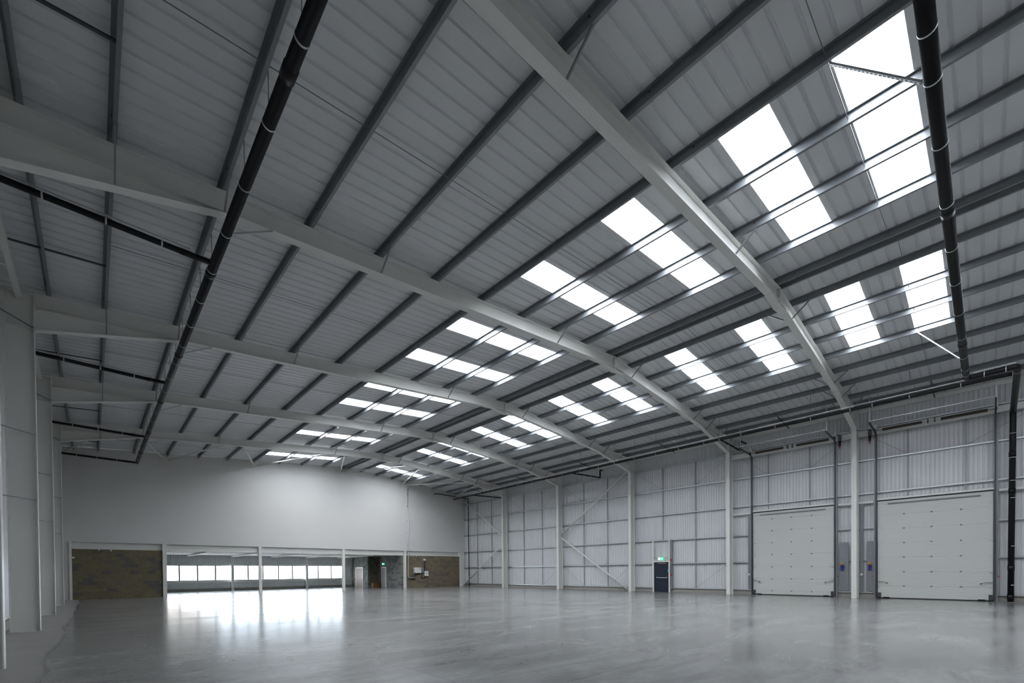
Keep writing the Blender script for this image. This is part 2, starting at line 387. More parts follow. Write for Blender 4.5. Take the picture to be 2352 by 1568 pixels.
def rafter(k):
    y=YF[k]
    t=thing('steel_rafter',(XA,y,ZA-RD),'white steel roof rafter, %s%s'%({1:'nearest the camera, rising from the tall doors',2:'second from the camera',3:'third from the camera',4:'fourth from the camera',5:'fifth and farthest, braced to the end wall'}[k],''),'rafter','white portal frame rafters')
    for sg,xe in ((-1,XL+.02),(1,XR-.02)):
        xs=[xe,XA+sg*.012]; rings=[]
        prof=isec(RD,FW,.016,.010)
        for x in xs: rings.append([(x,y+c,zr(x)-RD/2-a) for a,c in prof])
        b=MB(); b.loft(rings); b.build('rafter_beam',M['steel'],t)
        # eaves haunch: tapered web with its own bottom flange
        if sg<0: x0,z0,x1=XL+.022,8.317,2.22
        else: x0,z0,x1=XR-.022,8.776,24.95
        z1=zr(x1)-RD-.004
        def tee(x,zt,zb):
            w=FW/2
            return [(x,y-.005,zt),(x,y+.005,zt),(x,y+.005,zb+.016),(x,y+w,zb+.016),(x,y+w,zb),(x,y-w,zb),(x,y-w,zb+.016),(x,y-.005,zb+.016)]
        b=MB(); b.loft([tee(x0,zr(x0)-RD-.001,z0),tee(x1,z1+.018,z1-.012)]); b.build('haunch',M['steel'],t)
        xp=XL+.002 if sg<0 else XR-.022
        b=MB(); b.box(xp,xp+.02,y-FW/2-.004,y+FW/2+.004,z0-.04,zr(xp)+.02); ep=b.build('end_plate',M['steel'],t)
        if sg<0 and k in (2,3,4):
            first=None
            for zz in (9.20,9.08,8.96,8.84,8.55,8.42):
                if first is None:
                    b=MB(); b.tube([(xp+.02,y-.07,zz),(xp+.045,y-.07,zz)],.018,8); first=b.build('bolt',M['steel'],t); z00=zz
                else: copy_part(first,t,(0,0,zz-z00))
    b=MB(); b.box(XA-.018,XA+.018,y-FW/2-.004,y+FW/2+.004,10.118,ZA+.012); b.build('apex_plate',M['steel'],t)
    for sg in (-1,1):
        x0=XA+sg*.02; x1=XA+sg*.80; w=FW/2
        zb=10.125; zt=zr(x1)-RD
        def tee2(x,zt,zb): return [(x,y-.005,zt),(x,y+.005,zt),(x,y+.005,zb+.014),(x,y+w,zb+.014),(x,y+w,zb),(x,y-w,zb),(x,y-w,zb+.014),(x,y-.005,zb+.014)]
        b=MB(); b.loft([tee2(x0,zr(x0)-RD-.001,zb),tee2(x1,zt+.012,zt-.006)]); b.build('apex_haunch',M['steel'],t)
    if k<=3:
        first=None
        for zz in (10.64,10.54,10.44,10.34,10.22):
            if first is None:
                b=MB(); b.tube([(XA-.045,y-.07,zz),(XA-.018,y-.07,zz)],.018,8); first=b.build('bolt',M['steel'],t); z00=zz
            else: copy_part(first,t,(0,0,zz-z00))
for k in YF: rafter(k)

# knee stays from purlin to rafter bottom flange
STAYS=[('left',xPL[1],9),('left',xPL[2],8),('left',xPL[4],6),('left',xPL[8],2),('right',xPR[1],1),('right',xPR[5],5),('right',xPR[6],6),('right',xPR[7],7)]
def under(x):   # underside height of rafter or haunch
    if x<2.22: return 8.317+(zr(2.22)-RD-8.317)*(x-XL)/(2.22-XL)
    if x>24.95: return 8.776+(zr(24.95)-RD-8.776)*(XR-x)/(XR-24.95)
    return zr(x)-RD
for k,y in YF.items():
    for side,x,rk in STAYS:
        xo=x+.03
        for dy,ff in ((-1,'near'),(1,'far')):
            if ff=='far' and not (side=='right' and k in (1,)): continue
            p=(xo,y+dy*.62,zr(x)+.005); q=(xo,y+dy*(FW/2-.02),under(xo)+.02)
            b=MB(); b.bar(p,q,.04,.03,(1,0,0))
            tag(b.build('rafter_stay',M['galv']),'thin %s side stay from purlin to %s rafter, %s slope, %s down from ridge'%(ff,FN[k],side,ORD[rk-1]),'stay','rafter knee stays')

# ------------------------------------------------------------------ left eaves ties and column stays
for k0,k1,nm in ((1,2,'nearest, cut by the photo edge'),(2,3,'ending above the second left column'),(3,4,'ending above the third left column'),(4,5,'ending above the fourth left column')):
    y0,y1=YF[k0]+(.02 if k0>1 else 0),YF[k1]-.03
    b=MB(); b.bar((-1.36,y0,9.13),(-1.36,y1,9.13),.12,.12)
    tag(b.build('eaves_beam',M['steel']),'white square tube eaves tie above left columns, %s'%nm,'beam','square eaves ties over the left columns')
for k,nm in ((2,'nearest'),(3,'second'),(4,'third'),(5,'fourth')):
    y=YF[k]-.0
    for z0,z1,hn in ((8.56,8.36,'at the knee'),(5.50,5.43,'at mid height'),(3.67,3.63,'low down')):
        b=MB(); b.bar((-1.80,y-.50,z0),(XL-.02,y-FW/2+.02,z1),.05,.018)
        tag(b.build('column_stay',M['galv']),'thin steel stay on the %s left column, %s'%(nm,hn),'stay','stays on the left columns')

# ------------------------------------------------------------------ walls
def wsheet(b,x,y0,y1,z0,z1f,pitch=.1611,d=.028,sgn=1):
    pts=[]; n=max(1,int(round((y1-y0)/pitch))); p=(y1-y0)/n
    for i in range(n):
        a=y0+i*p; c=a+p*.5
        pts+=[(a,0),(c-.030,0),(c-.014,d),(c+.014,d),(c+.030,0)]
    pts.append((y1,0)); m=len(pts)
    vs=[(x+sgn*e,y,z0) for y,e in pts]+[(x+sgn*e,y,z1f) for y,e in pts]
    b.add(vs,[(i,i+1,m+i+1,m+i) for i in range(m-1)])
XW=29.64
b=MB(); wsheet(b,XW,YN,YE+.05,.24,zr(XW)+SH+.1); b.box(XW+.05,XW+.12,YN,YE+.05,-.2,zr(XW)+SH+.14,mi=1)
tag(b.build('wall_right',[M['wliner'],M['outer']]),'ribbed white metal wall lining behind the rails',None,kind='structure')
b=MB(); b.box(29.56,29.70,YN,YE,0,.255); tag(b.build('baseboard_right',M['plinth']),'low grey block plinth under the right wall lining',None,kind='structure')
b=MB(); wsheet(b,-1.87,YN,YE+.05,.24,zr(-1.87)+SH+.1,sgn=-1); b.box(-2.02,-1.94,YN,YE+.05,-.2,zr(-1.9)+SH+.14,mi=1)
tag(b.build('wall_left',[M['wliner'],M['outer']]),'ribbed white metal wall lining behind the left columns',None,kind='structure')
b=MB(); b.box(-1.93,-1.80,YN,YE,0,.255); tag(b.build('baseboard_left',M['plinth']),'low grey block plinth along the left wall',None,kind='structure')
b=MB(); b.add([(-2.0,YN,0),(29.75,YN,0),(29.75,YN,zr(29.75)+SH+.1),(XA,YN,ZA+SH+.1),(-2.0,YN,zr(-2)+SH+.1)],[(0,1,2,3,4)])
b.add([(-2.0,YN-.1,0),(29.75,YN-.1,0),(29.75,YN-.1,zr(29.75)+SH+.1),(XA,YN-.1,ZA+SH+.1),(-2.0,YN-.1,zr(-2)+SH+.1)],[(0,1,2,3,4)])
tag(b.build('wall_near',M['wliner']),'plain white end wall behind the camera',None,kind='structure')
# far wall: painted board above the lintel, with closure plates round the purlins
b=MB()
poly=[(-1.87,3.64),(29.64,3.64),(29.64,zr(29.64)+SH-.005),(XA,ZA+SH-.005),(-1.87,zr(-1.87)+SH-.005)]
b.loft([[(x,y,z) for x,z in poly] for y in (YE,YE+.25)])
wf=tag(b.build('wall_far',M['board']),'smooth white painted far wall above the openings',None,kind='structure')
b=MB()
pl=[(-1.2,8.10),(-.75,8.13),(2.17,8.86),(15.9,9.90),(16.7,9.90),(28.7,8.70)]
for (xa,za),(xb,zb) in zip(pl,pl[1:]):
    pass
b.loft([[(x,YE-.012,z-.012),(x,YE+.0,z-.012),(x,YE+.0,z+.012),(x,YE-.012,z+.012)] for x,z in pl]); tag(b.build('trim_1',M['board']),'faint raised line following the roof slope on the far wall',None,kind='structure')
def plate(x0,x1,z0,z1,bolt=True):
    b=MB(); b.box(x0,x1,YE-.02,YE,z0,z1)
    b.add([],[])
    o=b.build('closure_plate',M['boardb'],wf)
    b=MB(); b.box(x1-.07,x1-.04,YE-.03,YE-.02,z0+.07,z0+.10); b.build('fixing',M['dark'],o)
for i,x in enumerate(xPL):
    z=zr(x); big=x in (xPL[3],xPL[6]); w=.42 if big else .2
    plate(x-w,x+w,z-(.5 if big else .36),z+.16)
for i,x in enumerate(xPR):
    if i==0: continue
    z=zr(x); big=i in (4,); w=.42 if big else .2
    plate(x-w,x+w,z-(.5 if big else .36),z+.16)
plate(-1.20,-.92,8.02,8.45); plate(-1.3,-1.07,5.15,5.5); plate(28.2,28.6,5.2,5.6)

# lintel and posts of the opening
b=MB(); b.box(XL,28.9,YE+.165,YE+.30,3.19,3.64); tag(b.build('lintel_beam',M['steel']),'long white steel lintel over the openings at the far end','beam')
posts=[(-1.04,-.93,'at the left end of the blockwork',.1),(3.535,3.76,'right of the olive blockwork panel',0),(9.475,9.69,'between the two banks of office windows',0),(16.09,16.31,'right of the office windows',0),(22.17,22.39,'left of the brown blockwork panel',0),(28.90,29.46,'wide, in the far right corner',0)]
for x0,x1,nm,_ in posts:
    t=thing('end_post',((x0+x1)/2,YE,0),'white steel post under the far wall, %s'%nm,'post','white posts below the far wall')
    y0,y1=YE-.06,YE+.16
    b=MB()
    if x1-x0>.15 and x1-x0<.4:
        prof=isec(.22,x1-x0,.016,.012); b.loft([[((x0+x1)/2+c,(y0+y1)/2+a,z) for a,c in prof] for z in (0,3.64)])
    else: b.box(x0,x1,y0,y1,0,3.64)
    b.build('shaft',M['steel'],t)
    b=MB(); b.box(x0-.0,x1+.0,y0-.03,y1,.0,.012); b.build('base_plate',M['steel'],t)
b=MB(); b.box(-.93,3.53,YE+.06,YE+.27,0,3.19); t=b.build('wall_block_left',M['blockX']); tag(t,'olive brown blockwork panel at the left of the far end',None,kind='structure')
b=MB(); b.box(-1.87,-1.04,YE+.06,YE+.27,0,3.64); tag(b.build('wall_corner',M['board']),'narrow white wall strip in the far left corner',None,kind='structure')
b=MB(); b.box(22.39,28.90,YE+.06,YE+.27,0,3.19); tag(b.build('wall_block_right',M['blockX2']),'brown blockwork panel carrying the white inverter',None,kind='structure')
b=MB(); b.box(29.465,29.64,YE+.02,YE+.25,0,3.64); tag(b.build('wall_return',M['board']),'narrow white wall strip in the far right corner',None,kind='structure')
for x,z,nm,w in ((.30,3.12,'hanging left',.05),(.86,3.10,'second from left',.08),(23.55,3.10,'above the white inverter',.05)):
    b=MB(); b.box(x,x+w,YE+.0,YE+.06,z-.02,z+.07); tag(b.build('fixing_bracket',M['white']),'tiny white bracket at the top of the blockwork, %s'%nm,'bracket')
b=MB(); b.box(-.93,-.80,YE+.0,YE+.06,2.60,2.70); tag(b.build('fixing_bracket',M['white']),'tiny white bracket on the left edge of the olive blockwork','bracket')

# ------------------------------------------------------------------ office undercroft beyond the openings
b=MB(); b.box(-1.9,29.7,YE+.25,YB+.1,3.23,3.5); tag(b.build('ceiling_office',M['soffit']),'pale soffit over the office area beyond the openings',None,kind='structure')
b=MB(); b.box(3.2,3.53,YE+.27,YB,0,3.23); tag(b.build('wall_office_left',M['blockY']),'blockwork side wall of the office area',None,kind='structure')
for i,x in enumerate((6.1,9.42,12.75,16.0,19.2)):
    b=MB(); b.box(x-.07,x+.07,YE+.5,YB-.2,3.10,3.229); tag(b.build('soffit_beam',M['steel']),'white beam under the office soffit, %s from the left'%ORD[i],'beam','white beams under the office soffit')
for x,nm in ((9.42,'left'),(16.0,'right')):
    b=MB(); b.loft([[(x+c,YB-.3+a,z) for a,c in isec(.2,.2,.014,.01)] for z in (0,3.1)]); tag(b.build('office_column',M['steel']),'slim white column in front of the office windows, %s one'%nm,'column','slim columns before the office windows')
def wsheetX(b,y,x0,x1,z0,z1,pitch=.19,d=.03):
    n=max(1,int(round((x1-x0)/pitch))); p=(x1-x0)/n; pts=[]
    for i in range(n):
        a=x0+i*p; c=a+p*.5; pts+=[(a,0),(c-.035,0),(c-.018,d),(c+.018,d),(c+.035,0)]
    pts.append((x1,0)); m=len(pts)
    b.add([(x,y+e,z0) for x,e in pts]+[(x,y+e,z1) for x,e in pts],[(i,i+1,m+i+1,m+i) for i in range(m-1)])
WX=[4.15,5.48,6.79,8.14,9.42,10.76,12.02,13.40,14.71,16.0,17.24,18.6,19.9]
b=MB(); wsheetX(b,YB,3.5,20.95,2.36,3.23); wsheetX(b,YB,3.5,20.95,.25,.80); wsheetX(b,YB,19.9,20.95,.80,2.36); wsheetX(b,YB,3.5,4.15,.80,2.36)
b.box(3.5,20.95,YB+.05,YB+.12,2.36,3.4,mi=1); b.box(3.5,20.95,YB+.05,YB+.12,-.2,.8,mi=1); b.box(19.9,20.95,YB+.05,YB+.12,.8,2.36,mi=1); b.box(3.5,4.15,YB+.05,YB+.12,.8,2.36,mi=1)
tag(b.build('wall_office_back',[M['wliner'],M['outer']]),'ribbed wall lining above and below the office windows',None,kind='structure')
b=MB(); b.box(3.5,20.9,YB-.06,YB+.04,0,.25); tag(b.build('baseboard_office',M['plinth']),'low grey block plinth under the office windows',None,kind='structure')
b=MB(); b.box(3.55,20.9,YB-.12,YB+.05,.78,.95); tag(b.build('trim_2',M['steel']),'pale grey sill rail along the office windows',None,kind='structure')
b=MB(); b.box(3.55,20.9,YB-.10,YB+.05,2.33,2.42); tag(b.build('trim_3',M['steel']),'pale grey head rail along the office windows',None,kind='structure')
for i,(x0,x1) in enumerate(zip(WX,WX[1:])):
    t=thing('window_%d'%(i+1),((x0+x1)/2,YB,.95),'bright office window, %s from the left'%ORD[i],None,kind='structure')
    b=MB()
    f=.05
    b.box(x0,x0+f,YB,YB+.06,.95,2.33); b.box(x1-f,x1,YB,YB+.06,.95,2.33); b.box(x0+f,x1-f,YB,YB+.06,.95,.95+f); b.box(x0+f,x1-f,YB,YB+.06,2.33-f,2.33)
    b.build('window_frame',M['frame'],t)
    b=MB(); b.box(x0+f,x1-f,YB+.025,YB+.035,.95+f,2.33-f); b.build('pane',M['glass'],t)
portal(((WX[0]+WX[-1])/2,YB+.2,1.64),(-math.pi/2,0,0),WX[-1]-WX[0],1.40)
# stepped block walls on the right of the office area
b=MB(); b.box(20.9,21.1,44.2,47.99,0,3.23); wo=tag(b.build('wall_office_door',M['blockY']),'grey blockwork wall with the brown door',None,kind='structure')
b=MB(); b.box(21.1,22.0,44.2,44.4,0,3.23); tag(b.build('wall_office_recess',M['blockX']),'dark blockwork return between the two inner doors',None,kind='structure')
b=MB(); b.box(22.0,22.6,YE+.275,44.2,0,3.23); tag(b.build('wall_office_right',M['blockY']),'grey blockwork wall with the inner exit sign',None,kind='structure')
def inner_door(n,x,y0,y1,lab,open_=False):
    t=thing('door_%d'%n,(x,(y0+y1)/2,0),lab,None,kind='structure')
    for a,c in ((y0,y0+.09),(y1-.09,y1)):
        b=MB(); b.box(x-.04,x-.0,a,c,0,2.12); b.build('jamb',M['white'],t)
    b=MB(); b.box(x-.04,x,y0+.09,y1-.09,2.03,2.12); b.build('head',M['white'],t)
    b=MB(); b.box(x-.022,x-.0,y0+.09,y1-.09,.005,2.03); o=b.build('leaf',M['brown'],t)
    b=MB(); b.box(x-.07,x-.022,y0+.14,y0+.26,1.0,1.03); b.build('handle',M['chrome'],o)
inner_door(4,20.9,45.3,47.1,'pale brown door in a white frame in the office area')
inner_door(5,22.0,42.3,43.3,'narrow brown door in a white frame below the inner exit sign')
t=thing('exit_sign',(21.98,42.9,2.35),'small green exit sign over the inner office door','sign')
b=MB(); b.box(21.955,21.99,42.6,43.1,2.33,2.52); b.build('sign_box',M['exitgreen'],t)
b=MB(); b.box(21.945,21.955,42.85,43.06,2.355,2.495); b.build('sign_panel',M['exitwhite'],t)
t=thing('wooden_pallet',(21.55,43.85,0),'small wooden pallet crate by the inner exit door','pallet')
for i in range(4):
    b=MB(); b.box(21.2,21.85,43.6,43.63,.02+i*.11,.10+i*.11); b.build('slat',M['wood'],t)
for x in (21.2,21.5,21.8):
    b=MB(); b.box(x,x+.05,43.632,44.05,0,.45); b.build('bearer',M['wood'],t)
# neighbouring shed outside the windows
t=thing('neighbouring_building',(14,92,-.12),'pale building with orange roof outside the first office window','building')
b=MB(); b.box(2,16,90,104,-.12,4.2); b.build('wall',M['gablewall'],t)
b=MB(); b.loft([[(1.6,y,4.2),(16.4,y,4.2),(9,y,6.6)] for y in (89.6,104.4)]); b.build('roof',M['gableroof'],t)

# ------------------------------------------------------------------ right wall rails etc.
RZ=[.28,1.985,3.64,5.44,7.17,8.80]
HT=['at plinth level','second up','third up','fourth up','fifth up','topmost']
def rail_sec(x,z): # horizontal web with a vertical inner flange
    return [(x,z),(x,z+.065),(x+.006,z+.065),(x+.006,z+.006),(XW-.002-.006,z+.006),(XW-.002-.006,z-.05),(XW-.002,z-.05),(XW-.002,z+.0),(XW-.02,z+.0)]
RXI=29.49
bwall=[(YF[1],YF[2],'in farther tall door bay'),(YF[2],YF[3],'in dark exit door bay'),(YF[3],YF[4],'in nearer bracing bay'),(YF[4],YF[5],'in bay beyond bracing point'),(YF[5],YE-.02,'in far corner bay'),(-2.2,YF[1],'in nearest tall door bay')]
D1=(5.66,9.82); D2=(-.22,3.90)
def rail(y0,y1,z,lab):
    b=MB(); b.loft([[(px,y,pz) for px,pz in rail_sec(RXI,z-.03)] for y in (y0,y1)])
    return tag(b.build('cladding_rail',M['galv_light']),lab,'rail','horizontal cladding rails on the right wall')
for (y0,y1,nm) in bwall:
    for i,z in enumerate(RZ):
        segs=[(y0+.002,y1-.002,'')]
        hole=D1 if nm==bwall[0][2] else D2 if nm==bwall[5][2] else None
        if hole and z<4.9: segs=[(y0+.002,hole[0]-.14,', right of door'),(hole[1]+.14,y1-.002,', left of door')]
        if nm==bwall[1][2] and z<3: segs=[(y0+.002,15.02,', right of door'),(16.52,y1-.002,', left of door')] if z>.5 else [(y0+.002,15.02,', right of door'),(16.52,y1-.002,', left of door')]
        for a,c,sn in segs:
            if c-a>.15: rail(a,c,z,'grey cladding rail %s%s, %s'%(nm,sn,HT[i]))
    # vertical sag bars and corner wires
    a,c=y0+(y1-y0)/3,y0+2*(y1-y0)/3
    if nm==bwall[5][2]: a,c=.69,2.72
    if nm==bwall[0][2]: a,c=6.86,8.98
    for yy,sd in ((a,'right'),(c,'left')):
        z0=.28
        if nm in (bwall[0][2],bwall[5][2]): z0=5.0
        if nm==bwall[1][2] and sd=='left': z0=3.64; yy=15.75
        if nm==bwall[1][2] and sd=='right': yy=13.39
        if z0<8:
            b=MB(); b.bar((29.53,yy,z0),(29.53,yy,8.80),.045,.045)
            tag(b.build('sag_bar',M['galv']),'thin vertical bar linking wall rails %s, %s one'%(nm,sd),'bar','vertical bars between the wall rails')
    for (p,q,wn) in (((y1-.15,8.72),(c,7.2),'upper left'),((y0+.15,8.72),(a,7.2),'upper right'),((y1-.15,1.95),(c,.30),'lower left'),((y0+.15,1.95),(a,.30),'lower right')):
        if 'lower' in wn and nm in (bwall[0][2],bwall[5][2]): continue
        if wn=='lower left' and nm==bwall[1][2]: continue
        b=MB(); b.tube([(29.515,p[0],p[1]),(29.515,q[0],q[1])],.007,6)
        tag(b.build('tie_wire',M['rod']),'thin diagonal tie wire %s, %s'%(nm,wn),'wire','diagonal tie wires on the right wall')
# eaves beams
ybs=[-2.2]+[YF[k] for k in (1,2,3,4,5)]+[YE-.02]
for i,(y0,y1) in enumerate(zip(ybs,ybs[1:])):
    b=MB(); z=9.66
    b.loft([[(29.56,y,z),(29.56,y,z+.20),(29.62,y,z+.20),(29.62,y,z+.194),(29.566,y,z+.194),(29.566,y,z+.006),(29.62,y,z+.006),(29.62,y,z)] for y in (y0+.12,y1-.12)])
    tag(b.build('eaves_channel',M['steel']),'white eaves channel atop the right wall %s'%([bwall[5][2]]+[w[2] for w in bwall[:5]])[i],'beam','white eaves channels on the right wall')

# diagonal wall bracing
def brace(name,p,q,lab,w=.12,group='white bracing tubes'):
    b=MB(); b.tube([p,q],w/2,12); tag(b.build(name,M['steel']),lab,'brace',group)
brace('wall_brace',(29.2,24.90,4.62),(29.2,18.33,9.00),'white diagonal wall brace rising to the right, centre of right wall',.13)
brace('wall_brace',(29.2,24.90,4.38),(29.2,18.35,.06),'white diagonal wall brace falling to the right, centre of right wall',.13)
brace('wall_brace',(29.2,32.2,4.85),(29.2,38.75,9.35),'white diagonal wall brace rising to the far corner',.13)
brace('wall_brace',(29.2,32.2,4.35),(29.2,38.75,.06),'white diagonal wall brace falling to the far corner',.13)
zb=lambda x: zr(x)-.30
RB=[((-1.2,38.8),(.5,32.2)),((2.0,32.2),(3.75,38.9)),((3.95,38.9),(6.2,32.2)),((7.0,32.2),(9.25,38.9)),((9.45,38.9),(12.4,32.2)),((13.6,32.2),(16.0,38.9)),((16.4,38.9),(19.0,32.2)),((19.9,32.2),(22.0,38.9)),((22.3,38.9),(25.2,32.2)),((26.0,32.2),(28.3,38.9))]
for i,(p,q) in enumerate(RB):
    def zz(x,y): return zr(x)-(.34 if y<35 else .22)
    brace('roof_brace',(p[0],p[1],zz(*p)),(q[0],q[1],zz(*q)),'white roof brace between fifth rafter and far wall, %s from the left'%ORD[i],.09,'roof braces at the far wall')

# ------------------------------------------------------------------ drainage pipes
def ring(b,c,axis,r,w=.03,n=20):
    c=Vector(c); ax=Vector(axis).normalized()
    b.tube([c-ax*w/2,c+ax*w/2],r,n)
def pipe(name,pts,r,lab,clips,rods=None,couplings=(),rail=None,group='black drainage pipes'):
    t=thing(name,pts[0],lab,'pipe',group)
    b=MB(); b.tube(pts,r,18); b.build('pipe_run',M['black'],t)
    for c,ax in couplings:
        b=MB(); ring(b,c,ax,r*1.09,.22); b.build('coupling',M['black'],t)
    for i,(c,ax) in enumerate(clips):
        b=MB(); ring(b,c,ax,r+.006,.028); o=b.build('pipe_clip',M['galv_light'],t)
        if rods:
            zt=rods(c)
            if zt: 
                b=MB(); b.tube([(c[0],c[1],c[2]+r-.002),(c[0],c[1],zt)],.007,6); b.build('hanger_rod',M['rod'],o)
    if rail:
        b=MB(); b.bar(rail[0],rail[1],.035,.02); b.build('support_rail',M['galv_light'],t)
    return t
def bend(pts,rad=.25,n=5):
    out=[Vector(pts[0])]
    for a,p,c in zip(pts,pts[1:],pts[2:]):
        a,p,c=Vector(a),Vector(p),Vector(c); u=(a-p).normalized(); w=(c-p).normalized(); rr=min(rad,(a-p).length*.45,(c-p).length*.45)
        for k in range(n+1):
            s=k/n; out.append((p+u*rr)*(1-s)**2+p*2*s*(1-s)+(p+w*rr)*s*s)
    out.append(Vector(pts[-1])); return out
PX=2.165
def pz(y): return 8.76-.0012*y
ys=[6.35+1.56*i for i in range(20)]
pipe('drain_pipe',[(PX,2.0,pz(2)),(PX,37.3,pz(37.3))],.098,'long black drainage pipe under the left roof slope, running to the far wall',[((PX,y,pz(y)),(0,1,0)) for y in ys],lambda c:(zr(PX)+.007) if min(abs(c[1]-v) for v in YF.values())>.3 else None,[((PX,y,pz(y)),(0,1,0)) for y in (6.9,12.75,18.2,23.5,29.0,34)])
for k in (2,3,4,5):
    y=YF[k]; b=MB(); b.bar((2.27,y-.06,pz(y)+.03),(3.05,y-.10,zr(3.05)-RD-.02),.035,.035)
    tag(b.build('strut_bracket',M['galv_light']),'short steel strut from the left pipe to the %s rafter'%FN[k],'bracket','struts tying the left pipe to rafters')
for y,nm in ((12.31,'nearest'),(21.15,'second'),(30.05,'third'),(37.3,'farthest, before the far wall')):
    z=pz(y)
    pts=bend([(PX-.02,y+.0 if y<37 else y,z),(1.75,y+.02,z),(-1.45,y,z+.03),(-1.45,y,z+.4)],.12)
    pipe('branch_pipe',pts,.062,'black branch pipe to the left gutter, %s'%nm,[((x,y,z+.03*(1.75-x)/3.2),(1,0,0)) for x in (1.2,.3,-.6)],None,[((1.62,y+.015,z),(1,0,0))],[(1.7,y,z+.115),(-1.3,y,z+.135)])
# eaves pipe on the right
EX=25.6
def ez(y): return 8.895-.0095*y
ys=[.75,2.3,3.55,4.35,5.9,7.45,9.1,10.25,11.1,12.6,14.1,15.6,17.1,18.4,20.0,21.6,23.2,24.8,26.4,28.0,29.6,31.2,32.8,34.4]
pipe('eaves_pipe',bend([(EX,35.4,ez(35.4)),(EX,-.2,ez(0)),(EX,-.63,ez(0)-.01)],.2),.078,'long black drainage pipe along the right eaves, crossing the rafters',[((EX,y,ez(y)),(0,1,0)) for y in ys],lambda c:(zr(EX)+.004) if (round(c[1]*100)%3!=1 and min(abs(c[1]-v) for v in YF.values())>.3) else None,[((EX,y,ez(y)),(0,1,0)) for y in (6.6,13.0,19.3,25.7,31)],[(EX,.0,ez(0)+.15),(EX,35,ez(35)+.15)])
for y,x1,z1,nm in ((10.19,28.5,8.66,'by the smaller tall door'),(20.8,29.1,8.82,'above the diagonal bracing'),(32.4,29.2,8.72,'near the far corner')):
    z0=ez(y)-.02; pts=[(EX+.02,y,z0),(x1,y,z1),(x1,y,z1+.6),(29.45,y,z1+.62)]
    pipe('gutter_branch',bend(pts,.1),.052,'black branch pipe from the eaves pipe to the right wall, %s'%nm,[((EX+(x1-EX)*f,y,z0+(z1-z0)*f),(1,0,0)) for f in (.15,.4,.65,.9)],None,(),[(EX+.3,y,z0+.10),(x1-.3,y,z1+.11)])
# pipe crossing the roof at the near right, then down the wall
FY,FZ=.575,8.85
pts=bend([(5.6,FY,FZ),(24.75,FY,FZ),(24.75,-.75,FZ+.03),(29.25,-.75,FZ-.55),(29.25,-.70,0.02)],.14,6)
cl=[((x,FY,FZ),(1,0,0)) for x in (8.35,9.25,10.75,12.6,14.4,16.2,18.2,20.2,22.1,23.5,24.2)]+[((24.75,.1,FZ+.01),(0,1,0)),((24.75,-.45,FZ+.02),(0,1,0))]
cl+=[((25.2,-.75,FZ-.025),(1,0,-.13)),((27.3,-.75,FZ-.29),(1,0,-.13))]+[((29.25,-.74,z),(0,0,1)) for z in (7.35,6.3,5.3,4.55,2.45,.75)]
pipe('crossing_pipe',pts,.102,'thick black pipe crossing the roof at the right and dropping down the wall',cl,lambda c:(zr(c[0])+.004) if c[1]==FY else None,[((12.9,FY,FZ),(1,0,0)),((20.9,FY,FZ),(1,0,0)),((29.25,-.735,6.45),(0,0,1)),((29.25,-.73,4.85),(0,0,1)),((29.25,-.71,1.5),(0,0,1)),((29.25,-.70,.22),(0,0,1))],[(24.75,.4,FZ+.15),(24.75,-.7,FZ+.17)])
def strut(p,q,lab):
    # slotted channel: two side flanges with cross bars, one connected mesh
    p=Vector(p);q=Vector(q);d=(q-p).normalized();L=(q-p).length;a=Vector((1,0,0)); 
    t=thing('slotted_strut',p,lab,'bracket')
    for s in (-1,1):
        b=MB(); b.bar(p+a*s*.022,q+a*s*.022,.010,.030,(0,0,1)); b.build('side_flange',M['galv_light'],t)
    n=int(L/.075); first=None
    for i in range(n):
        c=p+d*(i+.5)*L/n
        if first is None:
            b=MB(); b.bar(c-a*.017,c+a*.017,.026,.004,d); first=b.build('cross_bar',M['galv_light'],t); c0=c
        else: copy_part(first,t,c-c0)
strut((9.26,1.86,10.13),(9.26,FY+.115,FZ+.03),'slotted strut from a left slope purlin to the crossing pipe')
strut((22.30,1.80,10.24),(22.3,FY+.115,FZ+.03),'pale slotted strut from a right slope purlin to the crossing pipe')
# corner pipe at the far right
t=thing('corner_pipe',(29.35,37.95,0),'thin black downpipe in the far right corner','pipe')
b=MB(); b.tube(bend([(25.55,38.7,9.50),(25.95,38.7,9.58),(29.35,38.5,9.42),(29.35,37.98,9.36),(29.35,37.95,.02)],.15),.045,12); b.build('pipe_run',M['black'],t)
for z in (8,6.6,5.2,3.8,2.4,1.0):
    b=MB(); ring(b,(29.35,37.95,z),(0,0,1),.052,.03,12); b.build('pipe_clip',M['galv_light'],t)

